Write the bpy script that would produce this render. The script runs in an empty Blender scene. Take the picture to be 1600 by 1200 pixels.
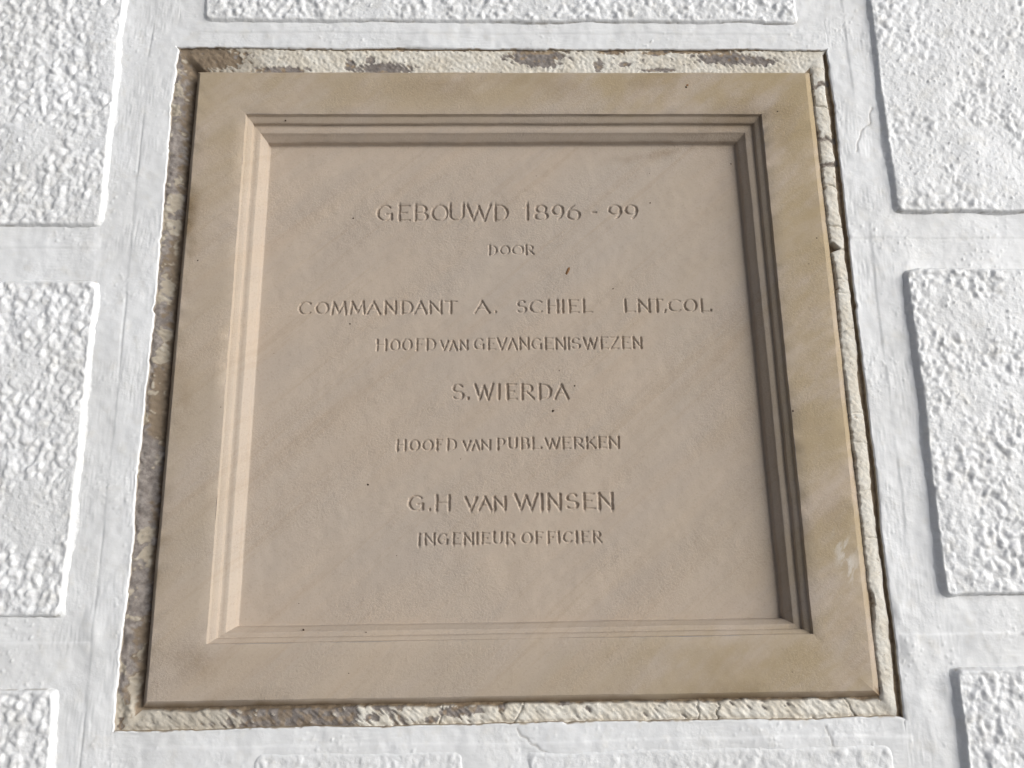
import bpy, math, random
import numpy as np
from mathutils import Matrix, Vector

random.seed(4); rng = np.random.default_rng(11)
scene = bpy.context.scene
COL = scene.collection
ZC = 1.78                      # height of the middle of the plaque above the ground (m)

# ------------------------------------------------------------------ camera
CR = np.array([[0.9996914555115965, 0.007374693129306371, -0.023719352401660967],
               [-0.021571842290241405, -0.21565489503794372, -0.9762313362448362],
               [-0.012314600980566566, 0.9764417955758664, -0.21542927019155822]])
CP = np.array([-0.01443738, -0.67930434, -0.17819501])
cam = bpy.data.cameras.new('camera'); camo = bpy.data.objects.new('camera', cam); COL.objects.link(camo)
m4 = Matrix([[*CR[0], CP[0]], [*CR[1], CP[1]], [*CR[2], CP[2] + ZC], [0, 0, 0, 1]])
camo.matrix_world = m4
cam.sensor_width = 36.0; cam.lens = 1202 / 1600 * 36.0
cam.clip_start = 0.01; cam.clip_end = 500
scene.camera = camo

# ------------------------------------------------------------------ light
SUN_EL, SUN_AZ = math.radians(3.5), math.radians(56)      # azimuth measured from the wall's normal towards the right
d = Vector((math.sin(SUN_AZ) * math.cos(SUN_EL), -math.cos(SUN_AZ) * math.cos(SUN_EL), math.sin(SUN_EL)))
world = bpy.data.worlds.new('World'); scene.world = world; world.use_nodes = True
nt = world.node_tree
bg = nt.nodes['Background']
sky = nt.nodes.new('ShaderNodeTexSky'); sky.sky_type = 'NISHITA'; sky.sun_disc = False
sky.sun_elevation = SUN_EL; sky.sun_rotation = math.atan2(d.x, d.y)
sky.air_density = 0.25; sky.dust_density = 7.0; sky.ozone_density = 0.6
nt.links.new(sky.outputs[0], bg.inputs[0]); bg.inputs[1].default_value = 0.08
sun = bpy.data.lights.new('sun', 'SUN'); sun.energy = 2.6; sun.angle = math.radians(64); sun.color = (0.94, 0.972, 1.0)
suno = bpy.data.objects.new('sun', sun); COL.objects.link(suno)
suno.rotation_euler = d.to_track_quat('Z', 'Y').to_euler(); suno.location = (1.5, -1.5, 3)
scene.view_settings.view_transform = 'Standard'; scene.view_settings.look = 'None'
scene.view_settings.gamma = 1.0; scene.view_settings.use_curve_mapping = False
scene.view_settings.exposure = 1.21

# ------------------------------------------------------------------ helpers
def P(x, y, h=0.0):
    """point of the wall seen at photograph pixel (x, y), lying h mm proud of the joint face -> (X, Z) in mm"""
    v = CR @ np.array([x - 800.0, 600.0 - y, -1202.0])
    s = (-h / 1000 - CP[1]) / v[1]
    p = CP + s * v
    return np.array([p[0] * 1000, p[2] * 1000])

def ss(a, b, x):
    t = np.clip((x - a) / (b - a), 0, 1); return t * t * (3 - 2 * t)

NX, NZ, NX0, NZ0 = 1536, 1280, -768.0, -640.0
_fx = np.fft.fftfreq(NX)[None, :]; _fz = np.fft.fftfreq(NZ)[:, None]
def band(seed, lam, bw=0.45, ang=0.0, ratio=1.0):
    """noise of wavelength lam (mm) on a 1 mm field; ratio > 1 stretches it along direction ang (degrees)"""
    r = np.random.default_rng(seed).standard_normal((NZ, NX))
    c, s = math.cos(math.radians(ang)), math.sin(math.radians(ang))
    fa = (_fx * c + _fz * s) * math.sqrt(ratio); fb = (-_fx * s + _fz * c) / math.sqrt(ratio)
    f = np.hypot(fa, fb) + 1e-9
    w = np.exp(-0.5 * (np.log(f * lam) / bw) ** 2) / f
    n = np.fft.ifft2(np.fft.fft2(r) * w).real
    return n / n.std()
def samp(F, X, Z):
    x = np.clip(X - NX0, 0, NX - 2.001); z = np.clip(Z - NZ0, 0, NZ - 2.001)
    i = x.astype(int); j = z.astype(int); u = x - i; v = z - j
    return (F[j, i] * (1 - u) * (1 - v) + F[j, i + 1] * u * (1 - v) + F[j + 1, i] * (1 - u) * v + F[j + 1, i + 1] * u * v)
def n1(seed, lam, s):
    """1-D smooth noise along s (mm)"""
    r = np.random.default_rng(seed); k = np.arange(-2000, 2000)
    v = r.standard_normal(4000); t = s / lam; i = np.floor(t).astype(int); u = t - i; u = u * u * (3 - 2 * u)
    return v[(i + 2000) % 4000] * (1 - u) + v[(i + 2001) % 4000] * u

def link(name, me, mat, parent=None, smooth=True):
    o = bpy.data.objects.new(name, me); COL.objects.link(o)
    if mat: me.materials.append(mat)
    if smooth: me.polygons.foreach_set('use_smooth', np.ones(len(me.polygons), bool))
    if parent: o.parent = parent
    return o
def mesh_np(name, co, quads, attrs=None):
    me = bpy.data.meshes.new(name)
    used = np.zeros(len(co), bool); used[quads.ravel()] = True
    idx = np.cumsum(used) - 1; co = co[used]; quads = idx[quads]
    me.vertices.add(len(co)); me.vertices.foreach_set('co', co.astype(np.float32).ravel())
    me.loops.add(quads.size); me.loops.foreach_set('vertex_index', quads.astype(np.int32).ravel())
    me.polygons.add(len(quads)); me.polygons.foreach_set('loop_start', np.arange(0, quads.size, 4, dtype=np.int32))
    for k, a in (attrs or {}).items():
        at = me.attributes.new(k, 'FLOAT', 'POINT'); at.data.foreach_set('value', a[used].astype(np.float32))
    me.update(calc_edges=True)
    return me
def gridquads(nr, nc):
    j, i = np.mgrid[0:nr - 1, 0:nc - 1]; a = (j * nc + i).ravel()
    return np.stack([a, a + 1, a + nc + 1, a + nc], 1)       # faces the viewer (-Y) for rows upward, columns rightward
def world_co(X, Z, H):
    return np.stack([X.ravel() / 1000, -H.ravel() / 1000, Z.ravel() / 1000 + ZC], 1)
def empty(name, loc, label, cat):
    e = bpy.data.objects.new(name, None); COL.objects.link(e); e.location = loc; e['label'] = label; e['category'] = cat
    e.empty_display_size = 0.1
    return e
def adopt(o, parent):
    o.parent = parent; o.matrix_parent_inverse = Matrix.Translation(parent.location).inverted()

# ------------------------------------------------------------------ materials
def newmat(name, rough):
    m = bpy.data.materials.new(name); m.use_nodes = True; n = m.node_tree.nodes; l = m.node_tree.links
    b = n['Principled BSDF']; b.inputs['Roughness'].default_value = rough
    return m, n, l, b
def noise(n, l, vec, scale, det=4, rough=0.55):
    t = n.new('ShaderNodeTexNoise'); t.inputs['Scale'].default_value = scale; t.inputs['Detail'].default_value = det
    t.inputs['Roughness'].default_value = rough; l.new(vec, t.inputs['Vector']); return t.outputs['Fac']
def ramp(n, l, fac, a, b, ca=0.0, cb=1.0):
    r = n.new('ShaderNodeMapRange'); r.interpolation_type = 'SMOOTHSTEP'
    r.inputs['From Min'].default_value = a; r.inputs['From Max'].default_value = b
    r.inputs['To Min'].default_value = ca; r.inputs['To Max'].default_value = cb
    l.new(fac, r.inputs['Value']); return r.outputs['Result']
def mix(n, l, fac, a, b, mode='MIX'):
    x = n.new('ShaderNodeMix'); x.data_type = 'RGBA'; x.blend_type = mode
    for s, v in ((x.inputs[0], fac), (x.inputs[6], a), (x.inputs[7], b)):
        if isinstance(v, (int, float)): s.default_value = v
        elif isinstance(v, tuple): s.default_value = (*v, 1)
        else: l.new(v, s)
    return x.outputs[2]
def math_(n, l, op, a, b=None):
    x = n.new('ShaderNodeMath'); x.operation = op
    for s, v in zip(x.inputs, (a, b)):
        if v is None: continue
        if isinstance(v, (int, float)): s.default_value = v
        else: l.new(v, s)
    return x.outputs[0]
def bump(n, l, h, strength, dist, prev=None):
    b = n.new('ShaderNodeBump'); b.inputs['Strength'].default_value = strength; b.inputs['Distance'].default_value = dist
    l.new(h, b.inputs['Height'])
    if prev: l.new(prev, b.inputs['Normal'])
    return b.outputs['Normal']
def attr(n, name):
    a = n.new('ShaderNodeAttribute'); a.attribute_name = name; return a.outputs['Fac']
def pos(n, l, rot=0.0, sc=(1, 1, 1)):
    g = n.new('ShaderNodeNewGeometry'); mp = n.new('ShaderNodeMapping'); mp.vector_type = 'TEXTURE'
    mp.inputs['Rotation'].default_value = (0, rot, 0); mp.inputs['Scale'].default_value = sc
    l.new(g.outputs['Position'], mp.inputs['Vector']); return mp.outputs['Vector']

def mat_white():
    m, n, l, b = newmat('white_wall_paint', 0.55)
    p = pos(n, l)
    c = mix(n, l, ramp(n, l, noise(n, l, p, 9, 5), 0.35, 0.7), (0.78, 0.79, 0.80), (0.72, 0.725, 0.725))
    c = mix(n, l, math_(n, l, 'MULTIPLY', ramp(n, l, noise(n, l, p, 60, 4), 0.52, 0.72), 0.35), c, (0.66, 0.64, 0.59))
    bare = attr(n, 'bare')
    c = mix(n, l, bare, c, mix(n, l, ramp(n, l, noise(n, l, p, 60, 3), .4, .6), (0.24, 0.18, 0.12), (0.38, 0.31, 0.22)))
    c = mix(n, l, attr(n, 'crack'), c, (0.20, 0.165, 0.12))
    l.new(c, b.inputs['Base Color'])
    nb = bump(n, l, math_(n, l, 'MULTIPLY', noise(n, l, p, 240, 3, 0.55), attr(n, 'coarse')), 0.55, 0.0013)
    nb = bump(n, l, noise(n, l, p, 900, 2), 0.10, 0.0004, nb)
    l.new(nb, b.inputs['Normal'])
    return m
def mat_mortar():
    m, n, l, b = newmat('flaking_mortar', 0.8)
    p = pos(n, l)
    f = noise(n, l, p, 160, 5, 0.65)
    grey = mix(n, l, ramp(n, l, f, 0.35, 0.65), (0.165, 0.142, 0.128), (0.28, 0.25, 0.228))
    brown = mix(n, l, ramp(n, l, f, 0.35, 0.65), (0.25, 0.18, 0.115), (0.40, 0.31, 0.21))
    c = mix(n, l, attr(n, 'brown'), grey, mix(n, l, attr(n, 'dirty'), brown, (0.19, 0.145, 0.10)))
    cream = mix(n, l, ramp(n, l, noise(n, l, p, 45, 4), 0.35, 0.65), (0.72, 0.69, 0.62), (0.64, 0.59, 0.50))
    cream = mix(n, l, math_(n, l, 'MULTIPLY', ramp(n, l, noise(n, l, p, 420, 3), 0.62, 0.72), 0.35), cream, (0.34, 0.27, 0.19))
    cream = mix(n, l, attr(n, 'dirty'), cream, (0.36, 0.315, 0.25)); c = mix(n, l, attr(n, 'paint'), c, cream)
    l.new(c, b.inputs['Base Color'])
    nb = bump(n, l, noise(n, l, p, 300, 5, 0.7), 0.6, 0.0010)
    l.new(nb, b.inputs['Normal'])
    return m
def mat_stone():
    m, n, l, b = newmat('honed_sandstone', 0.85)
    p = pos(n, l)
    a = math.radians(-38)
    pd = pos(n, l, a, (1.0, 1, 0.16))
    bands = noise(n, l, pd, 3.6, 7, 0.68)
    bands2 = noise(n, l, pos(n, l, a, (0.9, 1, 0.05)), 1.6, 5, 0.6)
    blot = noise(n, l, p, 4.5, 4, 0.5)
    c = mix(n, l, ramp(n, l, bands, 0.38, 0.62), (0.440, 0.368, 0.303), (0.475, 0.392, 0.314))
    c = mix(n, l, math_(n, l, 'MULTIPLY', ramp(n, l, bands2, 0.48, 0.62), 0.45), c, (0.455, 0.362, 0.278))
    c = mix(n, l, math_(n, l, 'MULTIPLY', ramp(n, l, blot, 0.48, 0.68), 0.55), c, (0.435, 0.376, 0.322))
    vein = noise(n, l, pos(n, l, math.radians(-41), (1.0, 1, 0.035)), 2.6, 6, 0.72)
    c = mix(n, l, math_(n, l, 'MULTIPLY', ramp(n, l, vein, 0.52, 0.66), 0.28), c, (0.37, 0.285, 0.20))
    c = mix(n, l, math_(n, l, 'MULTIPLY', ramp(n, l, vein, 0.47, 0.36), 0.22), c, (0.46, 0.395, 0.32))
    # ochre staining towards the rim of the stone, heavier on the right
    och = attr(n, 'ochre')
    oc = math_(n, l, 'MULTIPLY', och, ramp(n, l, noise(n, l, pos(n, l, a, (1, 1, 0.4)), 9, 4, 0.6), 0.33, 0.62))
    c = mix(n, l, oc, c, (0.375, 0.292, 0.175))
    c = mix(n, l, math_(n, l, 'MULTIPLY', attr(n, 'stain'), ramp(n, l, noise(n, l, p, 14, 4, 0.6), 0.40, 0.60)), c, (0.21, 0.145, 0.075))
    # grain
    g = noise(n, l, p, 520, 3, 0.7)
    c = mix(n, l, ramp(n, l, g, 0.50, 0.75, 0.0, 0.22), c, (0.24, 0.18, 0.12))
    c = mix(n, l, ramp(n, l, noise(n, l, p, 700, 2, 0.7), 0.58, 0.75, 0.0, 0.30), c, (0.55, 0.47, 0.37))
    c = mix(n, l, math_(n, l, 'MULTIPLY', attr(n, 'smear'), ramp(n, l, noise(n, l, pos(n, l, math.radians(25), (1, 1, 3)), 150, 3), 0.46, 0.62)), c, (0.66, 0.63, 0.58))
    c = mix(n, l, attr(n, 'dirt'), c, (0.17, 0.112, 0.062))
    l.new(c, b.inputs['Base Color'])
    patch = ramp(n, l, noise(n, l, pos(n, l, a, (1, 1, .5)), 8, 3), 0.40, 0.62, 0.25, 1.0)
    h = math_(n, l, 'MULTIPLY', noise(n, l, p, 520, 4, 0.7), patch)
    nb = bump(n, l, h, 0.65, 0.0010)
    l.new(nb, b.inputs['Normal'])
    return m
def mat_flat(name, col, rough=0.8):
    m, n, l, b = newmat(name, rough)
    c = mix(n, l, noise(n, l, pos(n, l), 900, 2), tuple(0.5 * x for x in col), col)
    l.new(c, b.inputs['Base Color']); return m
M_WHITE, M_MORTAR, M_STONE = mat_white(), mat_mortar(), mat_stone()
M_IRON = mat_flat('iron_speck', (0.05, 0.025, 0.012)); M_RUST = mat_flat('rust_spot', (0.26, 0.13, 0.05))

# ------------------------------------------------------------------ noise fields (1 mm)
LUMP = band(1, 9.5, 0.38, 62, 1.5); LUMP2 = band(2, 5.6, 0.42, 40, 1.3); LUMP3 = band(3, 22, 0.35, 50, 1.3)
DENS = band(4, 95, 0.5); SWELL = band(5, 70, 0.5); FINE = band(6, 5.0, 0.4)
STRV = band(7, 7.0, 0.5, 90, 14); STRH = band(8, 7.0, 0.5, 0, 14); MED = band(9, 16, 0.5)
WX = band(10, 30, 0.5); WZ = band(12, 30, 0.5); DIAG = band(13, 6.0, 0.4, -40, 7); DIAG2 = band(17, 12, 0.6, -35, 2.0)
PATCH = band(14, 26, 0.5, -25, 2.2); EDGE = band(15, 9, 0.6)

def facets(seed, cell, tilt, dome):
    r = np.random.default_rng(seed); zz, xx = np.mgrid[0:NZ, 0:NX].astype(np.float32)
    xx = xx + WX * 1.2 + MED * 0.9; zz = zz + WZ * 1.2 + np.roll(MED, 300, 1) * 0.9
    n = int(max(NX, NZ) / cell) + 8; jx, jz = r.random((n, n)), r.random((n, n)); hh = r.standard_normal((n, n)); gx = r.standard_normal((n, n)); gz = r.standard_normal((n, n))
    ci = np.clip((xx / cell).astype(int), 0, n - 3) ; cj = np.clip((zz / cell).astype(int), 0, n - 3)
    f1 = np.full(xx.shape, 1e9, np.float32); out = np.zeros_like(f1)
    for a in (-1, 0, 1):
        for b in (-1, 0, 1):
            i = np.clip(ci + a, 0, n - 1); j = np.clip(cj + b, 0, n - 1)
            dx = xx - (i + jx[j, i]) * cell; dz = zz - (j + jz[j, i]) * cell
            dd = dx * dx + dz * dz; m = dd < f1
            out = np.where(m, hh[j, i] + tilt * (dx * gx[j, i] + dz * gz[j, i]) / cell - dd / cell ** 2 * dome, out); f1 = np.where(m, dd, f1)
    out = np.clip(out, -2.0, 2.2); out = (out + np.roll(out, 1, 0) + np.roll(out, -1, 0) + np.roll(out, 1, 1) + np.roll(out, -1, 1)) / 5
    return np.clip(out, -2.2, 2.2)
def build_bounce_ground():  # unseen ground sheet, added only to bounce light up from below
    xs = np.concatenate([-np.geomspace(0.5, 1500, 30)[::-1], [0], np.geomspace(0.5, 1500, 30)]); X, Y = np.meshgrid(xs, xs)
    me = mesh_np('ground', np.stack([X.ravel(), Y.ravel(), np.zeros(X.size)], 1), gridquads(*X.shape))
    m, n, l, b = newmat('pale_paving', 0.9)
    l.new(mix(n, l, noise(n, l, pos(n, l), 3, 5), (0.38, 0.375, 0.36), (0.52, 0.51, 0.50)), b.inputs['Base Color'])
    o = link('ground', me, m); o['kind'] = 'structure'
build_bounce_ground()
FAC1 = facets(21, 8.0, 1.1, 2.2) + 0.5
def pebbles(seed, cell, rmax=0.85):
    r = np.random.default_rng(seed); zz, xx = np.mgrid[0:NZ, 0:NX].astype(np.float32)
    xx = xx + WX * 0.7 + MED * 0.25; zz = zz + WZ * 0.7 + np.roll(MED, 300, 1) * 0.25
    n = int(max(NX, NZ) / cell) + 8; jx, jz = r.random((n, n)), r.random((n, n)); hh = r.uniform(0.25, 1.0, (n, n)) * (r.random((n, n)) > 0.28)
    rr = r.uniform(0.5, rmax, (n, n)); th = r.normal(1.0, 0.6, (n, n)); el = r.uniform(0.6, 1.0, (n, n)); cs, sn = np.cos(th), np.sin(th)
    gx = r.normal(0, 0.35, (n, n)); gz = r.normal(0, 0.35, (n, n))
    ci = np.clip((xx / cell).astype(int), 0, n - 3); cj = np.clip((zz / cell).astype(int), 0, n - 3); out = np.zeros_like(xx)
    for a in (-1, 0, 1):
        for b in (-1, 0, 1):
            i = np.clip(ci + a, 0, n - 1); j = np.clip(cj + b, 0, n - 1)
            dx = (xx - (i + jx[j, i]) * cell) / cell; dz = (zz - (j + jz[j, i]) * cell) / cell
            u = dx * cs[j, i] + dz * sn[j, i]; v = (-dx * sn[j, i] + dz * cs[j, i]) / el[j, i]
            q = 1 - (u * u + v * v) / rr[j, i] ** 2
            out = np.maximum(out, hh[j, i] * np.sqrt(np.clip(q, 0, 1)) * (1 + dx * gx[j, i] + dz * gz[j, i]))
    return (out * 2 + np.roll(out, 1, 0) + np.roll(out, -1, 0) + np.roll(out, 1, 1) + np.roll(out, -1, 1)) / 6
PEB1 = pebbles(61, 7.4); PEB2 = pebbles(62, 4.8)
BLB = band(24, 7.4, 0.30, 35, 1.25); BLB2 = band(25, 5.0, 0.30); BLB3 = band(26, 13, 0.3, 50, 1.3)
def blob(n, k): return np.sqrt(np.clip(n + k, 0, None) + 0.02) - 0.14

# ------------------------------------------------------------------ cracks in the wall paint (photograph pixels)
CRACKS = [[(1361, 168), (1359, 192), (1346, 203), (1342, 216), (1338, 240)], [(806, 1136), (815, 1150), (835, 1163), (860, 1182)],
          [(1290, 1135), (1297, 1153), (1300, 1168)]]
CRACKS = [[P(*q) for q in c] for c in CRACKS]
def seg_d(X, Z, a, b):
    ab = b - a; t = np.clip(((X - a[0]) * ab[0] + (Z - a[1]) * ab[1]) / (ab @ ab), 0, 1)
    return np.hypot(X - a[0] - t * ab[0], Z - a[1] - t * ab[1])
def crack_d(X, Z):
    wx = X + samp(MED, X, Z) * 0.8; wz = Z + samp(MED, X + 200, Z) * 0.8
    dd = np.full(X.shape, 99.0)
    for c in CRACKS:
        for a, b in zip(c[:-1], c[1:]): dd = np.minimum(dd, seg_d(wx, wz, a, b))
    return dd

OX, OZ = 325.0, 315.05         # half size of the opening
# ------------------------------------------------------------------ wall
wall = empty('masonry_wall', (0, 0, 0), 'white painted masonry wall with rough dressed blocks and smooth raised joints round the plaque', 'wall')

BLOCKS = [  # x0, x1, z0, z1 (mm), seed
    (-680, -381, 126, 560, 1), (-680, -377, -225, 71, 2), (-680, -375, -560, -283, 3), (-301, 296, 345, 560, 4),
    (372, 690, 138, 560, 5), (372, 690, -218, 79, 6), (371, 690, -560, -278, 7), (12, 312, -560, -337, 8), (-210, -42, -560, -335, 9)]
FAINT = {8: 0.2, 9: 0.18, 4: 0.5, 1: 0.52, 2: 0.55, 3: 0.6, 5: 0.75}

def axis(lo, hi, fine_lo, fine_hi, fine=1.0, coarse=3.5, extra=()):
    a = list(np.arange(fine_lo, fine_hi + 1e-6, fine))
    b = list(np.arange(fine_lo - coarse, lo, -coarse))[::-1] + [*a] + list(np.arange(a[-1] + coarse, hi, coarse))
    b = np.array([lo] + b + [hi])
    for e in extra:
        b = b[np.abs(b - e[0]) > 1.9]; b = np.concatenate([b, e[0] + np.array(e[1])])
    return np.unique(np.round(b, 4))

# joint bed
def joint_height(X, Z):
    wv = ss(318, 326, np.abs(X)) * (1 - ss(378, 392, np.abs(X)))
    h = samp(MED, X, Z) * 0.10 + samp(SWELL, X, Z) * 0.35
    h += (wv * samp(STRV, X, Z) * 0.085 + (1 - wv) * samp(STRH, X, Z) * 0.06) * ss(-1.5, 1.5, samp(SWELL, X + 130, Z - 40))
    lum = samp(LUMP2, X + 90, Z - 60)
    h += np.maximum(0, lum - 1.1) * 0.40 * ss(-0.2, 1.3, samp(DENS, X - 150, Z + 80)) + np.maximum(0, samp(FINE, X, Z) - 1.9) * 0.25 + samp(LUMP3, X, Z) * 0.05
    # tooled lines of the old pointing
    xl = -351 + n1(31, 60, Z) * 0.7
    h += -0.35 * ss(0, 1, (xl - X) / 2.6 + 0.5) * (X < 0) * wv * ss(-0.7, 0.6, n1(33, 90, Z) + 0.9)
    h += -0.55 * np.exp(-((X - xl) / 0.9) ** 2) * wv * ss(-0.2, 0.9, n1(35, 40, Z))
    xr = 346 + n1(32, 50, Z) * 0.6
    h += 0.5 * ss(-1, 1, X - xr) * wv * ss(-.6, .6, n1(34, 70, Z))
    for zc, x0, x1 in ((112 - 0, 326, 520), (333, -300, 300), (-329, -300, 330), (104, -520, -380), (-249, 330, 520), (-246, -520, -352)):
        zz = zc + n1(int(abs(zc)), 45, X) * 0.6
        h += 0.55 * ss(-1.2, 1.2, (Z - zz) * (1 if zc > 0 else -1)) * np.exp(-((Z - zz) / 9) ** 2) * ss(x0 - 3, x0 + 3, X) * (1 - ss(x1 - 3, x1 + 3, X))
    # concave run towards the blocks on the left, raised arris on the right
    h += 0.0
    # worn blobs
    for bx, bz, r, a in ((-352, -236, 9, 1.6), (-360, -262, 10, -0.9), (332, -232, 5, 1.2), (338, -262, 9, 1.4), (345, -300, 14, 0.8), (-345, -300, 12, .7), (366, -292, 6, 1.2)):
        h += a * np.exp(-(((X - bx) / r) ** 2 + ((Z - bz) / (r * 1.5)) ** 2)) * (1 + 0.15 * samp(LUMP3, X, Z))
    return h

def build_joints():
    offs = (-1.4, -0.8, -0.4, -0.12, 0.02, 0.10, 0.24)
    xs = axis(-680, 690, -545, 575, 1.0, 4.0, [(OX, [-v for v in offs]), (-OX, offs)])
    zs = axis(-560, 560, -385, 400, 1.0, 4.0, [(OZ, [-v for v in offs]), (-OZ, offs)])
    X, Z = np.meshgrid(xs, zs)
    qx = np.abs(X) - OX; qz = np.abs(Z) - OZ
    dout = np.maximum(qx, qz)                       # > 0 on the wall, < 0 in the opening
    h = joint_height(X, Z)
    cd = crack_d(X, Z); h -= 0.7 * np.exp(-(cd / 0.7) ** 2)
    lip = ss(0.0, 1.2, dout + 0.1)
    h = h * ss(-0.5, 3, dout) - 0.9 * (1 - lip) ** 2
    h = np.where(dout < 0.01, -1.15, h); h = np.where(dout < -0.06, -1.7, h); h = np.where(dout < -0.17, -15.0, h)
    # frayed paint edge: shift the vertices near the edge
    near = np.exp(-(dout / 5.0) ** 2)
    s = np.where(qx > qz, Z, X)
    fr = (n1(41, 16, s) * 0.25 + n1(42, 4.0, s) * 0.22 + n1(43, 60, s) * 0.6 + np.maximum(0, n1(44, 11, s) - 0.9) * 1.3) * near
    fr = fr * np.where((qx > qz) & (X < 0), 1.25, 0.8)
    Xm = X + np.where(qx >= qz - 2, np.sign(X) * fr, 0); Zm = Z + np.where(qz >= qx - 2, np.sign(Z) * fr, 0)
    bare = (dout < -0.06) * 1.0
    bare = np.where((X < 0) & (qx > qz), bare * 0.8, bare)
    # old brown rims showing at the top and bottom edge
    rim = ss(-0.2, 0.9, n1(51, 12, s) + 0.6 * n1(52, 3, s)) * (1 - ss(0.2, 1.1 + 0.5 * np.tanh(n1(53, 5, s)), dout)) * (qz > qx)
    bare = np.maximum(bare, rim * 0.8)
    q = gridquads(*X.shape)
    cx = X.ravel()[q].mean(1); cz = Z.ravel()[q].mean(1)
    keep = np.maximum(np.abs(cx) - OX, np.abs(cz) - OZ) > -0.3
    for (x0, x1, z0, z1, sd) in BLOCKS:
        ins = 14
        keep &= ~((cx > x0 + ins) & (cx < x1 - ins) & (cz > z0 + ins) & (cz < z1 - ins))
    me = mesh_np('joint_bed', world_co(Xm, Zm, h), q[keep], {'bare': bare.ravel(), 'coarse': (0.25 + 0.35 * ss(-0.3, 1.5, samp(SWELL, X + 60, Z))).ravel(), 'crack': (np.exp(-(cd / 0.7) ** 2) * 0.45).ravel()})
    o = link('joint_bed', me, M_WHITE); adopt(o, wall)
build_joints()

def build_block(x0, x1, z0, z1, sd):
    fl = FAINT.get(sd, 1.0); e = 9.0
    xs = np.concatenate([np.arange(max(x0 - e, -680), -545, 4), np.arange(max(x0 - e, -545), min(x1 + e, 575), 1.0), np.arange(max(575, x0), x1 + .1, 4)]) if True else None
    zs = np.concatenate([np.arange(z0 - e, -385, 4), np.arange(max(z0 - e, -385), min(z1 + e, 400), 1.0), np.arange(400, max(z1, 400) + .1, 4) if z1 > 400 else []])
    X, Z = np.meshgrid(xs, zs)
    wx = X + n1(60 + sd, 55, Z) * 0.6 + n1(70 + sd, 9, Z) * 0.12 + samp(EDGE, X, Z) * 0.2
    wz = Z + n1(80 + sd, 40, X) * 0.6 + n1(90 + sd, 9, X) * 0.2 + samp(EDGE, X + 50, Z) * 0.1
    ex = np.minimum(wx - x0, x1 - wx); ez = np.minimum(wz - z0, z1 - wz); ez = np.where(ez < 0, ez * 2.6, ez)
    r = 7.0
    dd = np.where((ex < r) & (ez < r), r - np.hypot(r - ex, r - ez), np.minimum(ex, ez))
    side = np.clip((dd + 7.0) / 8.6, 0, 1) ** 2.7
    ox, oz = sd * 137 % 300 - 150, sd * 71 % 200 - 100
    U = np.clip(X + ox * 0.3, -760, 760) + samp(WX, X, Z) * 0.25; V = Z + oz * 0.3 + samp(WZ, X, Z) * 0.25
    dk = {5: 0.9, 6: 0.3, 7: 0.3}.get(sd, 0.0)
    dens = 0.2 + (0.8 - 0.25 * (sd == 5)) * ss(-1.4 + dk, 0.0 + dk, samp(DENS, X, Z) + 0.25 * samp(LUMP3, U, V))
    a = samp(LUMP, U, V); b = samp(LUMP2, U, V); c = samp(LUMP3, U, V)
    b1, b2, b3 = samp(BLB, U, V), samp(BLB2, U, V), samp(BLB3, U, V)
    rough = samp(PEB1, U, V) * 2.1 + samp(PEB2, U, V) * 1.15 + blob(b1, 0.1) * 0.40 + np.tanh(1.3 * b3) * 0.25 + c * 0.20 - 1.3
    smooth_ = samp(SWELL, X, Z) * 0.5 + np.maximum(0, samp(LUMP2, U, V) - 1.0) * 0.7
    inner = ss(0.5, 5.0, dd)
    h = -0.9 + side * (0.9 + 6.0 * fl) + inner * (rough * dens + smooth_ * (1 - dens * 0.6)) * (0.12 + 0.88 * min(1, fl * 2))
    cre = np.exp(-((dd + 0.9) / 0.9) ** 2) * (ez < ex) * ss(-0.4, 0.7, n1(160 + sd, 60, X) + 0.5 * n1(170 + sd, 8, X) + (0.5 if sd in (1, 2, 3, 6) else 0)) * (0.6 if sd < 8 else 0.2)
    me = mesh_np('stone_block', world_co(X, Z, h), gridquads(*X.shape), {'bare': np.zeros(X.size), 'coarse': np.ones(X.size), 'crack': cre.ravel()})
    o = link('stone_block', me, M_WHITE); adopt(o, wall)
for bdef in BLOCKS: build_block(*bdef)

# ------------------------------------------------------------------ plaque outlines
PLQ = np.array([(-300.2, 285.9), (299.3, 286.7), (301.9, -293.9), (-300.9, -292.8)])      # front arris, clockwise from top left
MLD = np.array([P(384, 178, .8), P(1190, 178, .8), P(1271, 991, .8), P(322, 1007, .8)])
PH = -20.0
PNL = np.array([P(424, 231, PH), P(1146, 229, PH), P(1218, 964, PH), P(374, 977, PH)])
def outset(q, w):
    l_, t_, r_, b_ = 0.9 * w, 0.9 * w, 1.4 * w, 1.1 * w
    return q + np.array([(-l_, t_), (r_, t_), (r_, -b_), (-l_, -b_)])

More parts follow.
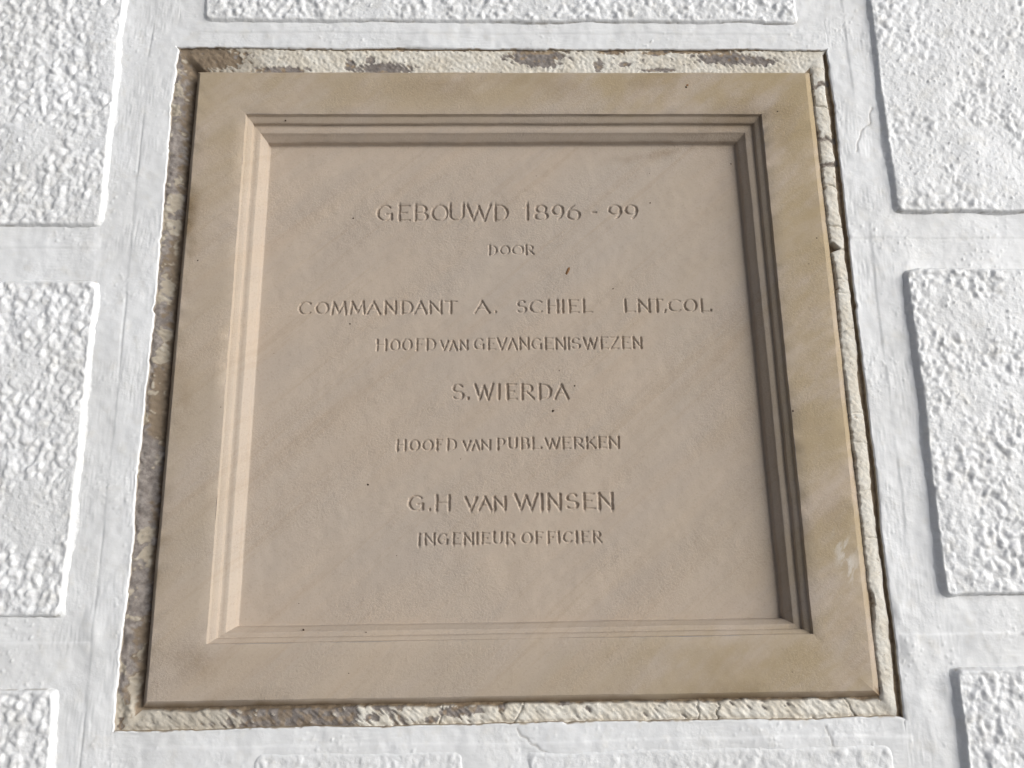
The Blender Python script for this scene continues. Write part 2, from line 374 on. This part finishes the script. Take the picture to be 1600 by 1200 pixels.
# ------------------------------------------------------------------ mortar ring in the opening
def build_mortar():
    g = 0.85
    xs = np.arange(-OX - 2, OX + 2.01, g); zs = np.arange(-OZ - 2, OZ + 2.01, g)
    X, Z = np.meshgrid(xs, zs)
    aL = X + OX; aR = OX - X; aT = OZ - Z; aB = Z + OZ
    side = np.argmin(np.stack([aL, aR, aT, aB + 4]), 0)
    jag = samp(EDGE, X, Z); dg = samp(DIAG, X, Z); dg2 = samp(DIAG2, X, Z); pt = samp(PATCH, X, Z); fn = samp(FINE, X, Z)
    def R(px, py, h=-3): return P(px, py, h)
    # ---- left: bare, sloping down behind the stone's edge, in streaks of cream, grey and brown
    sl = Z
    hL = -2.6 - 6.0 * ss(2, 15, aL) - 6.0 * ss(11, 19, aL + jag) + (dg * 0.05 + dg2 * 0.12 + samp(MED, X, Z) * 0.45 + samp(SWELL, X, Z) * 0.5 + fn * 0.22) * (1 - 0.8 * ss(12, 16, aL))
    crL = ss(0.3, 0.6, jag * 0.35 + samp(SWELL, X * 1.2, Z * 1.2) * 0.5 + fn * 0.12 + samp(LUMP3, X + 33, Z) * 0.6 + dg * 0.12 + 0.5 * n1(101, 45, sl) + 0.75 * np.exp(-((sl - 95) / 75) ** 2) - 0.15 + 1.7 * np.exp(-((sl + 292) / 16) ** 2)) * (1 - ss(12.5, 15, aL + jag))
    hL = hL + 8.0 * ss(-283, -300, Z) * ss(2, 12, aL) - 1.5 * ss(-283, -300, Z)
    brL = ss(-0.6, 0.6, n1(102, 30, sl) + (aL - 8) / 5 + dg * 0.3 + jag * 0.5 - 1.0 * ss(-60, -240, sl) * 0.6)  # browner towards the stone, painting in part of the shade it casts
    # ---- right: thick rounded cream fillet
    aRb = aR + n1(103, 30, sl) * 0.7 + n1(104, 7, sl) * 0.35
    bR = (X - 306.2 - (286 - Z) * 0.0043)          # distance out from the chamfer foot
    bRj = bR - 0.5 - n1(105, 5, sl) * 0.45 - n1(115, 2.2, sl) * 0.3 - np.maximum(0, n1(106, 22, sl) - 0.2) * 1.5
    lo = 0.8 + 1.4 * ss(60, -120, sl)
    bead = ss(3.6 - lo, 6.0 - lo, aRb) * ss(-0.35, 0.5, bRj)
    hR = -4.6 + bead * (3.2 - 0.022 * (aRb - 12) ** 2) + bead * (np.minimum(dg, 0.4) * 0.13 + dg2 * 0.12 + n1(107, 26, sl) * 0.35)
    crR = ss(0.3, 0.5, ss(3.6 - lo, 6.0 - lo, aRb) * ss(-0.6, 0.1, bRj))
    brR = np.ones_like(X)
    # ---- top: thin plaster, flaked
    hT = -2.6 - 0.9 * ss(5, 27, aT) + dg * 0.11 + fn * 0.10 + dg2 * 0.16
    flakes = [(330, 92, 55, 18), (298, 105, 26, 40), (440, 112, 44, 8), (548, 103, 9, 9), (600, 108, 46, 9), (578, 95, 8, 6), (838, 90, 48, 12), (845, 98, 30, 8), (935, 103, 8, 9), (975, 101, 9, 4),
              (955, 82, 22, 4), (1025, 84, 20, 4), (1130, 92, 46, 9), (1180, 96, 30, 7), (1090, 81, 60, 3.5), (700, 79, 260, 1.8), (1200, 78, 110, 2.5), (1030, 110, 30, 3)]
    fT = np.zeros_like(X)
    for px, py, rx, ry in flakes:
        cx, cz = P(px, py, -3); f = P(px + rx, py, -3)[0] - cx; k = abs(P(px, py + ry, -3)[1] - cz)
        dd = np.hypot((X - cx) / f, (Z - cz) / k) + dg * 0.16 + fn * 0.08 + jag * 0.1
        fT = np.maximum(fT, 1 - ss(0.9, 1.08, dd))
    fT = np.maximum(fT, ss(1.9, 2.1, dg + 0.5 * fn) * 0.9)
    crT = 1 - fT
    brT = ss(-0.3, 0.8, jag * 0.6 + ss(-210, -290, X) * 2.2 - 0.5 + 1.6 * (1 - ss(2, 6, aT)))
    # ---- bottom: fillet under the stone, cream to the right
    edgeB = PLQ[3][1] + (X + 300) / 600 * (PLQ[2][1] - PLQ[3][1]) - 4.6
    bB = edgeB - Z
    wB = 2.4 + n1(108, 14, X) * 0.8 + n1(109, 5, X) * 0.35 + 1.2 * ss(50, -120, X)
    beadB = ss(-0.5, 0.9, bB - wB)
    hB = -8.2 + beadB * (3.6 + 0.6 * ss(-50, 100, X)) + dg * 0.28 * beadB + dg2 * 0.28 + ss(3, 0, aB) * -1.0
    rt = ss(-140, -40, X)
    pB = dg * 0.55 + dg2 * 0.5 + n1(110, 30, X) * 0.4
    crB = beadB * np.clip(ss(0.1, 0.6, pB + 2.6 * rt - 0.5 + 2.0 * ss(-200, -265, X)), 0, 1)
    for px, py, rx, ry in [(715, 1112, 26, 9), (742, 1109, 14, 6), (673, 1125, 9, 6), (783, 1104, 6, 10), (880, 1098, 12, 5)]:
        cx, cz = P(px, py, -5); f = P(px + rx, py, -5)[0] - cx; k = abs(P(px, py + ry, -5)[1] - cz)
        crB *= ss(0.9, 1.1, np.hypot((X - cx) / f, (Z - cz) / k) + dg * 0.2 + jag * 0.1)
    brB = np.where(bB < wB, 1.0, ss(-0.2, 0.6, jag * .6 + dg2 * .3) * 0.7)
    H = np.choose(side, [hL, hR, hT, hB]); C = np.choose(side, [crL, crR, crT, crB]); B = np.choose(side, [brL, brR, brT, brB])
    # soften the steps where two sides meet
    for _ in range(24):
        srt = np.sort(np.stack([aL, aR, aT, aB + 4]), 0); wgt = np.exp(-((srt[1] - srt[0]) / 4.5) ** 2)
        Hs = H.copy(); Hs[1:-1, 1:-1] = (H[:-2, 1:-1] + H[2:, 1:-1] + H[1:-1, :-2] + H[1:-1, 2:]) / 4
        H = H * (1 - wgt) + Hs * wgt
    H = H + C * np.where(side == 0, 0.25, 0.6) + C * (fn * 0.10)
    # deep corner hollow at top left, behind the arris
    # cracks that split the fillet: (side, position along, slant)
    cuts = {1: [(1, v) for v in (135, 168, 218, 258, 291, 355, 392, 437, 458, 517, 645, 692, 768, 838)], 3: [(3, v) for v in (690, 812, 1091, 1121, 1326)]}
    piece = side.astype(int) * 100
    for k, (s_, v) in enumerate(cuts[1]):
        zc = P(1310, v, -3)[1]
        ln = Z - zc - n1(120 + k, 5, X) * 0.9 - (X - 313) * (0.25 if k % 3 == 0 else -0.12)
        w = 0.65 if v not in (135, 218, 258) else 2.2
        m = (side == 1)
        H = np.where(m, H - (2.2 if k < 7 else 1.1) * np.exp(-(ln / w) ** 2) * ss(.2, .8, C), H)
        if w > 1: C = np.where(m, C * ss(0.8, 1.1, np.abs(ln) / (w * (1.1 + 0.5 * dg))), C); B = np.where(m & (np.abs(ln) < w * 1.5), 0.2, B)
        piece = np.where(m & (ln < 0), 100 + k + 1, piece)
        if v == 392:    # the step where the fillet breaks back from the stone
            m2 = m & (ln > 0) & (ln < 9); sh = bR < 2.5 + (9 - ln) * 0.75
            H = np.where(m2 & sh, -9.0, H); C = np.where(m2 & sh, 0, C)
    for k, (s_, v) in enumerate(cuts[3]):
        xc = P(v, 1105, -4)[0]
        ln = X - xc - n1(140 + k, 5, Z) * 0.9 - (Z + 305) * (0.5 if k in (1, 4) else 0.1) * (-1 if k == 4 else 1)
        m = (side == 3)
        H = np.where(m, H - 2.0 * np.exp(-(ln / 0.6) ** 2) * ss(.2, .8, C), H)
        piece = np.where(m & (ln > 0), 300 + k + 1, piece)
    brn = B
    q = gridquads(*X.shape); cx = X.ravel()[q].mean(1); cz = Z.ravel()[q].mean(1)
    keep = ~((np.abs(cx) < 297) & (cz < 283) & (cz > -290))
    pid = piece.ravel()[q[:, 0]]
    co = world_co(X, Z, H)
    at = {'paint': C.ravel(), 'brown': brn.ravel(), 'dirty': np.where(side == 0, (1.0 - 0.25 * ss(.6, 1.5, dg2)) * (1 - 0.4 * ss(-280, -298, Z)), np.where(side == 2, 0.15 * ss(0, 1.5, pt) + ss(-215, -260, X) * 0.7, np.where(side == 3, ss(-120, -180, X) * 0.6, 0.0))).ravel()}  # left mortar coloured darker all over: dull tone plus the stone's shade
    for p_ in np.unique(pid[keep]):
        f = keep & (pid == p_)
        if f.sum() < 40: continue
        me = mesh_np('mortar_strip', co, q[f], at)
        nm = 'mortar_piece' if p_ // 100 in (1, 3) else 'mortar_strip'
        o = link(nm, me, M_MORTAR); adopt(o, wall)
        if p_ == 0: o['label'] = 'brown and grey bare mortar left of the stone'
        if p_ == 200: o['label'] = 'cream mortar above the stone with flaked grey patches'
build_mortar()

# ------------------------------------------------------------------ plaque
plaque = empty('stone_plaque', (0, 0, ZC - 0.295), 'square sandstone tablet with stepped moulded frame and carved inscription set into the white wall', 'plaque')

def stone_attrs(X, Z):
    u = X / 300; v = Z / 290
    rim = np.maximum(np.abs(u), np.abs(v))
    och = ss(0.78, 0.9, rim) * (0.28 + 0.42 * ss(-0.3, 0.9, u) + 0.35 * ss(0.3, 0.9, v)) + 0.2 * ss(0.1, 0.9, u)
    och = och * (1 - 0.5 * ss(-0.5, -0.9, v) * ss(0.5, -0.5, u))
    e = 300 - np.abs(X)
    st = np.where(X < 0, np.exp(-((X + 300) / 8.5) ** 2) * ss(-0.4, 0.6, n1(150, 45, Z)), 0) * 0.95
    st = np.maximum(st, np.exp(-((Z + 291) / 5) ** 2) * 0.5 * ss(-0.3, .8, n1(151, 40, X)))
    st = np.maximum(st, 1.3 * ss(-293.6, -295.2, Z))  # bottom chamfer: stain and painted-in shade together
    st = np.maximum(st, 0.45 * np.exp(-(((X + 262) / 34) ** 2 + ((Z + 262) / 14) ** 2)))
    st = np.maximum(st, 0.55 * np.exp(-(((X - 225) / 60) ** 2 + ((Z - 238 - 0.12 * (X - 225)) / 10) ** 2)))
    for px, py, rx, ry, k in ((800, 135, 190, 20, .34), (1000, 128, 120, 14, .28), (690, 128, 60, 12, .3), (1225, 215, 28, 50, .22), (1272, 300, 14, 60, .25), (1262, 690, 30, 60, .2), (1310, 790, 30, 40, .26), (1335, 1010, 25, 60, .22), (1100, 1050, 120, 22, .16),
                              (1150, 168, 50, 16, .3), (1060, 222, 110, 7, .5), (290, 640, 12, 60, .3), (262, 800, 9, 70, .4), (262, 1050, 40, 18, .3)):
        q0 = P(px, py, 0); fx = abs(P(px + rx, py, 0)[0] - q0[0]); fz = abs(P(px, py + ry, 0)[1] - q0[1])
        st = np.maximum(st, k * np.exp(-((X - q0[0]) / fx) ** 2 - ((Z - q0[1] - 0.15 * (X - q0[0]) * (rx < 150)) / fz) ** 2))
    c = P(1325, 872, 0); sm = np.exp(-(((X - c[0]) / 6) ** 2 + ((Z - c[1]) / 20) ** 2))
    return {'ochre': np.clip(och, 0, 1).ravel(), 'stain': np.clip(st, 0, 1).ravel(), 'smear': sm.ravel(), 'dirt': (np.maximum(ss(-293.8, -295.0, Z) * 0.8, ss(-301.2, -302.0, X) * 0.8) * (0.75 + 0.25 * np.tanh(n1(153, 12, X + Z)))).ravel()}  # last mask: brown stain and shade painted on the bottom and left chamfers

def ring(name, quads, hs, N, wob, sides=None, mat=M_STONE, hn=0.0, labels=None, seed=0):
    """four mitred strips swept through the stations (quad, height); sides separate or joined"""
    out = []
    rows = len(quads)
    for s in range(4):
        t = np.linspace(0, 1, N)
        XX, ZZ, HH = [], [], []
        for k, (q, h) in enumerate(zip(quads, hs)):
            a, b = q[s], q[(s + 1) % 4]
            L = np.hypot(*(b - a)); dv = (b - a) / L; nv = np.array([dv[1], -dv[0]])
            tt = t * L
            taper = ss(0, 4, tt) * (1 - ss(L - 4, L, tt))
            w = wob[k] * (n1(200 + s * 7 + k // 3 + seed, 38, tt) * 0.6 + n1(230 + s * 7 + k // 3 + seed, 9, tt) * 0.3 + n1(330 + s * 5, 3, tt) * 0.08) * taper
            x = a[0] + dv[0] * tt + nv[0] * w; z = a[1] + dv[1] * tt + nv[1] * w
            XX.append(x); ZZ.append(z); HH.append(h + hn * samp(MED, x, z) * (0 if k in (0, rows - 1) else 1))
        XX, ZZ, HH = map(np.array, (XX, ZZ, HH))
        out.append((XX, ZZ, HH))
    res = []
    def fin(nm, parts):
        cos, qs, ats, off = [], [], [], 0
        for XX, ZZ, HH in parts:
            cos.append(world_co(XX, ZZ, HH)); q = gridquads(*XX.shape)[:, ::-1]; qs.append(q + off); off += XX.size
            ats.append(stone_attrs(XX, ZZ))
        me = mesh_np(nm, np.concatenate(cos), np.concatenate(qs), {k: np.concatenate([a[k] for a in ats]) for k in ats[0]})
        o = link(nm, me, mat); adopt(o, plaque); return o
    if sides: return [fin(name, [p]) for p in out]
    return [fin(name, out)]

def interp(a, b, f): return a * (1 - f) + b * f
# sides and chamfer
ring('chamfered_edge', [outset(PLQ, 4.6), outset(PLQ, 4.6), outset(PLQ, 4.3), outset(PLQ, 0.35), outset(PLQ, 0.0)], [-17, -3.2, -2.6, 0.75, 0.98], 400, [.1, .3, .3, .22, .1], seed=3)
# flat border
ks = [0, .01, .25, .5, .75, .99, 1]
ring('border', [interp(PLQ, MLD, k) for k in ks], [0.95, 1.0, 1.05, 1.0, .95, .9, .75], 300, [.1, .1, 0, 0, 0, .12, .25], hn=0.05, seed=3)
# moulding: (fraction of the moulding's width, height)
prof = [(0, .75), (.015, .3), (.03, -1.9), (.05, -2.3), (.07, -2.45), (.16, -3.3), (.25, -4.6), (.275, -5.1), (.29, -6.6), (.30, -8.0), (.315, -8.3),
        (.45, -8.4), (.61, -8.6), (.63, -8.9), (.65, -9.6), (.72, -11.3), (.80, -13.0), (.87, -14.6), (.895, -15.4), (.915, -17.6), (.94, -19.3), (.97, -19.9), (1, PH)]
wob = [.15, .2, .25, .2, .2, .15, .15, .2, .25, .25, .2, .1, .2, .25, .25, .15, .15, .15, .2, .25, .25, .2, 0]
lab = ring('moulding', [interp(MLD, PNL, f) for f, h in prof], [h for f, h in prof], 420, wob, sides=True)

# ---- inscription: single-stroke letters in a 1 x 1 box (x right, y up); thickness v(ertical) or h(orizontal)
def arc(cx, cy, rx, ry, a0, a1, n=14):
    return [(cx + rx * math.cos(math.radians(a0 + (a1 - a0) * i / n)), cy + ry * math.sin(math.radians(a0 + (a1 - a0) * i / n))) for i in range(n + 1)]
G = {
 'A': [[(0, 0), (.5, 1)], [(.5, 1), (1, 0)], [(.22, .36), (.78, .36)]],
 'B': [[(.1, 0), (.1, 1)], [(.1, 1), *arc(.5, .76, .38, .24, 90, -90), (.1, .52)], [(.1, .52), *arc(.55, .26, .42, .26, 90, -90), (.1, 0)]],
 'C': [arc(.55, .5, .55, .5, 48, 312, 20)],
 'D': [[(.08, 0), (.08, 1)], [(.08, 1), *arc(.4, .5, .58, .5, 90, -90, 18), (.08, 0)]],
 'E': [[(.12, 0), (.12, 1)], [(.12, 1), (.95, 1)], [(.12, .52), (.72, .52)], [(.12, 0), (1, 0)]],
 'F': [[(.12, 0), (.12, 1)], [(.12, 1), (1, 1)], [(.12, .52), (.75, .52)]],
 'G': [arc(.52, .5, .52, .5, 45, 330, 22), [(.97, .42), (.97, .08)], [(.62, .42), (.97, .42)]],
 'H': [[(.05, 0), (.05, 1)], [(.95, 0), (.95, 1)], [(.05, .52), (.95, .52)]],
 'I': [[(.5, 0), (.5, 1)]],
 'K': [[(.08, 0), (.08, 1)], [(.08, .42), (.85, 1)], [(.35, .6), (1, 0)]],
 'L': [[(.08, 0), (.08, 1)], [(.08, 0), (1, 0)]],
 'M': [[(0, 0), (.12, 1)], [(.12, 1), (.5, .12)], [(.5, .12), (.88, 1)], [(.88, 1), (1, 0)]],
 'N': [[(.04, 0), (.04, 1)], [(.04, 1), (.96, 0)], [(.96, 0), (.96, 1)]],
 'O': [arc(.5, .5, .5, .5, 0, 360, 28)],
 'P': [[(.08, 0), (.08, 1)], [(.08, 1), *arc(.5, .73, .42, .27, 90, -90), (.08, .46)]],
 'R': [[(.06, 0), (.06, 1)], [(.06, 1), *arc(.45, .74, .4, .26, 90, -90), (.06, .48)], [(.45, .48), (1, 0)]],
 'S': [arc(.5, .75, .42, .25, 30, 270, 14) + arc(.5, .25, .46, .25, 90, -150, 14)[1:]],
 'T': [[(.5, 0), (.5, 1)], [(0, 1), (1, 1)]],
 'U': [[(.04, 1), (.04, .36), *arc(.5, .36, .46, .36, 180, 360, 14), (.96, 1)]],
 'V': [[(0, 1), (.5, 0)], [(.5, 0), (1, 1)]],
 'W': [[(0, 1), (.27, 0)], [(.27, 0), (.5, .92)], [(.5, .92), (.75, 0)], [(.75, 0), (1, 1)]],
 'Z': [[(.05, 1), (.95, 1)], [(.95, 1), (.05, 0)], [(.05, 0), (1, 0)]],
 '1': [[(.62, 0), (.62, 1)], [(.62, 1), (.1, .82)]],
 '8': [arc(.5, .76, .4, .24, 0, 360, 20), arc(.5, .26, .5, .26, 0, 360, 20)],
 '9': [arc(.5, .68, .46, .32, 0, 360, 20), arc(.2, .66, .76, .64, 3, -62, 10)],
 '6': [arc(.5, .32, .48, .32, 0, 360, 20), arc(.82, .36, .78, .62, 180, 108, 10)],
 '.': [[(.5, .03), (.5, .1)]], ',': [[(.6, .12), (.35, -.06)]], '-': [[(.2, .5), (.8, .5)]],
}
# line: (y_top, y_base at x_left) , (same at x_right), x_left, x_right, scale of stroke, [(glyph, x0, x1, optional top, base)]
LINES = [
 ((321, 344.5), (320.5, 343), 590, 996, 1.15, 'G588.8-612.5 E620.5-641 B646-668 O674-699 U701-725 W729-766 D771-793 1818.5-827 8835-855 9862-880 6886-905.5 -923-933 9950-970.5 9976-995.5'),
 ((384, 397.5), (383.5, 397), 763, 834, .85, 'D763-776 O781-796 O800-817 R820.5-834'),
 ((472.5, 491), (467.5, 486), 466, 1110, 1.0, 'C466-487 O492.5-513 M517-541 M546-570 A572-594 N600-619 D626-644.5 A646.5-666.5 N670-690 T694-714 A741-764.5 .772-776 S807-822 C827.5-848 H855-872 I877-881 E887.5-904 L910-925 L975-992 N996.5-1015 T1018-1035 ,1036-1041 C1045-1064 O1069-1087.5 L1095-1107 .1108-1112'),
 ((531, 547.5), (527, 544), 587, 1002, .88, 'H587.5-604 O609-624 O627.5-643 F649-661 D665-680 V687.5-700 A701-714 N717.5-730.5 G740-755.5 E761-774 V776-791 A792.5-807.5 N811-826 G830-845.5 E850-864 N867.5-882.5 I886-890 S892.5-906 W911-932.5 E937.5-950 Z952.5-966 E971-984 N988.5-1002'),
 ((601, 623.5), (601, 623), 705, 887, 1.12, 'S705.5-724.5 .729-733 W741-770 I776.5-781.5 E790-807.5 R814-834 D841-861 A866-887.5'),
 ((688, 704), (683, 699.5), 619, 967, .92, 'H619-634 O639.5-655 O659.5-676 F680.5-691 D697.5-712.5 V722.5-735 A736-749 N751-766 P776-789 U794-807.5 B813-826 L831-842.5 .843-847 W851-874 E877.5-891 R896-911 K915-930 E934-947.5 N951-967'),
 ((775, 798), (771, 795), 638, 957, 1.15, 'G638-661 .669-673 H680-703 V726-745 A747.5-767.5 N771-790 W804-839 I843.5-848.5 N855-876 S884-902.5 E910-929 N935-957'),
 ((834.5, 851.5), (830.5, 847), 654, 940, .92, 'I652.5-656.5 N662.5-679 G683-699 E706-719 N724-739 I742.5-746.5 E751-765 U770-784 R790-804 O814.5-830.5 F835.5-848 F854.5-866.5 I870.5-874.5 C879.5-894 I898.5-902.5 E907.5-920 R926-939.5'),
]
SMALL_VAN = {6: ('V726', 'A747', 'N771')}

def build_panel():
    strokes = []; rows = []
    lr = np.random.default_rng(77)
    for li, (L, Rr, xl, xr, sc, txt) in enumerate(LINES):
        for tok in txt.split():
            g = tok[0]; x0, x1 = map(float, tok[1:].split('-')) if g != '-' else map(float, tok[1:].split('-'))
            f = (0.5 * (x0 + x1) - xl) / (xr - xl); yt = L[0] * (1 - f) + Rr[0] * f; yb = L[1] * (1 - f) + Rr[1] * f
            if li == 6 and tok[:4] in SMALL_VAN[6]: yt += 3.5
            yt += 2.6 if tok[:4] in ('V687', 'A701', 'N717', 'V722', 'A736', 'N751') else 0
            yt += lr.normal() * .25; yb += lr.normal() * .25; x0 += 1.0; x1 -= 0.4
            a = P(x0, yb, PH); b = P(x1, yt, PH)
            for st in G[g]:
                pts = [np.array([a[0] + (b[0] - a[0]) * u, a[1] + (b[1] - a[1]) * v]) for u, v in st]
                for k, (p, q) in enumerate(zip(pts[:-1], pts[1:])):
                    if np.hypot(*(q - p)) < 1e-6: continue
                    dv = q - p; hz = abs(dv[0]) / (np.hypot(*dv) + 1e-9)
                    hw = (1.45 - 0.60 * hz ** 2) * sc
                    if g in '.,-': hw = 1.15 * sc
                    strokes.append((li, p, q, hw, k == 0, k == len(pts) - 2, 1.75 * (1 - 0.30 * hz ** 2)))
        zc = [P(xl, L[0], PH)[1], P(xl, L[1], PH)[1], P(xr, Rr[0], PH)[1], P(xr, Rr[1], PH)[1]]
        rows.append((min(zc) - 2.2, max(zc) + 2.2))
    # rows in Z at fine pitch in the text, coarser between
    zs = [PNL[:, 1].min()]
    ztop = PNL[:, 1].max()
    while zs[-1] < ztop - 0.3:
        z = zs[-1]; fine = any(a - 0.6 < z < b for a, b in rows); nxt = z + (0.52 if fine else 2.0)
        for a, b in rows:
            if z < a - .61 < nxt and not fine: nxt = a - .6
        zs.append(nxt)
    zs = np.array(zs); vv = (zs - zs[0]) / (zs[-1] - zs[0])
    nu = int(472 / 0.54); uu = np.linspace(0, 1, nu)
    U, V = np.meshgrid(uu, vv)
    TL, TR, BR, BL = PNL
    X = (BL[0] * (1 - U) + BR[0] * U) * (1 - V) + (TL[0] * (1 - U) + TR[0] * U) * V
    Z = (BL[1] * (1 - U) + BR[1] * U) * (1 - V) + (TL[1] * (1 - U) + TR[1] * U) * V
    D = np.zeros(X.shape); LI = np.full(X.shape, -1)
    zrow = Z[:, nu // 2]; xcol = X[len(zs) // 2]
    for li, p, q, hw, e0, e1, slope in strokes:
        mx = hw + 1.5
        j0 = np.searchsorted(zrow, min(p[1], q[1]) - mx - 2.5); j1 = np.searchsorted(zrow, max(p[1], q[1]) + mx + 2.5)
        i0 = max(0, np.searchsorted(xcol, min(p[0], q[0]) - mx - 4)); i1 = np.searchsorted(xcol, max(p[0], q[0]) + mx + 4)
        sx = X[j0:j1, i0:i1]; sz = Z[j0:j1, i0:i1]
        ab = q - p; l2 = ab @ ab; t = np.clip(((sx - p[0]) * ab[0] + (sz - p[1]) * ab[1]) / l2, 0, 1)
        dd = np.hypot(sx - p[0] - t * ab[0], sz - p[1] - t * ab[1])
        Lm = math.sqrt(l2); w = hw
        if e0: w = w + (0.12 if Lm > 3 else 0.04) * np.exp(-(t * Lm / 1.2) ** 2)
        if e1: w = w + (0.12 if Lm > 3 else 0.04) * np.exp(-((1 - t) * Lm / 1.2) ** 2)
        w = w * (1 + 0.10 * samp(EDGE, sx * 1.6, sz * 1.6))
        dep = np.clip(w - dd, 0, None) * slope
        dep = np.where(dep > 2.1, 2.1 + (dep - 2.1) * 0.3, dep)
        D[j0:j1, i0:i1] = np.maximum(D[j0:j1, i0:i1], dep)
        LI[j0:j1, i0:i1] = np.where(dep > 0, li, LI[j0:j1, i0:i1])
    e = np.minimum(np.minimum(U, 1 - U), np.minimum(V, 1 - V)) * 460
    h = PH + ss(0, 12, e) * (0.10 * samp(SWELL, X * 1.3, Z) + 0.05 * samp(MED, X, Z)) - D
    q = gridquads(*X.shape)
    fl = LI.ravel()[q].max(1)
    # grow by one cell so the seam lies on the flat
    M = fl.reshape(X.shape[0] - 1, X.shape[1] - 1).copy()
    Gm = M.copy()
    for dj in (-1, 0, 1):
        for di in (-1, 0, 1): Gm = np.maximum(Gm, np.roll(np.roll(M, dj, 0), di, 1))
    fl = Gm.ravel()
    co = world_co(X, Z, h); at = stone_attrs(X, Z)
    o = link('panel', mesh_np('panel', co, q[fl < 0], at), M_STONE); adopt(o, plaque)
    labs = ['first carved line, large letters and dates', 'second carved line, one short small word', 'third carved line, the widest', 'fourth carved line, small letters',
            'fifth carved line, large letters', 'sixth carved line, small letters', 'seventh carved line, large letters', 'lowest carved line, small letters']
    for li in range(8):
        o = link('carved_lettering', mesh_np('carved_lettering', co, q[fl == li], at), M_STONE); adopt(o, plaque); o['label'] = labs[li]
build_panel()

# ---- iron specks and the rust flake in the stone
def speck(px, py, h, r, mat, name, rx=1.0, ang=0.0, lift=0.25):
    c = P(px, py, h); n = 12; co = [(0, 0, lift * 1.4)]; rr = np.random.default_rng(int(px * 7 + py))
    for ringk, (f, hh) in enumerate(((.55, lift * 1.2), (1.0, -0.15))):
        for i in range(n):
            a = 2 * math.pi * i / n; s = f * r * (1 + rr.normal() * 0.13)
            x, z = s * rx * math.cos(a), s * math.sin(a); ca, sa = math.cos(ang), math.sin(ang)
            co.append((x * ca - z * sa, x * sa + z * ca, hh))
    fs = [(0, 1 + i, 1 + (i + 1) % n) for i in range(n)] + [(1 + i, 1 + n + i, 1 + n + (i + 1) % n, 1 + (i + 1) % n) for i in range(n)]
    me = bpy.data.meshes.new(name)
    me.from_pydata([((c[0] + x) / 1000, -(h + y) / 1000, (c[1] + z) / 1000 + ZC) for x, z, y in co], [], fs)
    o = link(name, me, mat); adopt(o, plaque); return o
for px, py, h, r in [(446, 188, -3.2, .9), (1215, 174, 1, .8), (1072, 136, 1, 1.3), (309, 407, 1, .8), (552, 341, PH, .9), (547, 506, PH, .8), (1016, 317, PH, .8), (958, 451, PH, .75), (874, 579, PH, .7),
                     (898, 603, PH, 1.3), (864, 642, PH, 1.3), (1276, 372, 1, .95), (1239, 642, 1, 1.0), (575, 757, PH, .85), (838, 275, PH, .55), (1142, 256, PH, .8), (720, 717, PH, .45), (620, 868, PH, .5), (474, 984, -8.4, .9),
                     (1015, 271, PH, .4), (345, 636, 1, .5), (467, 943, PH, .5), (545, 1052, 1, .5), (697, 378, PH, .4), (1238, 1050, 1, .4), (572, 988, -8.4, .6), (428, 552, PH, .35), (1264, 412, 1, .5)]:
    speck(px, py, h, r, M_IRON, 'iron_speck')
speck(887, 424, PH, 1.35, M_RUST, 'rust_flake', 3.4, math.radians(66), 0.5)
speck(1074, 133, 1, 1.6, M_RUST, 'rust_spot', 1.3, .6, 0.1)
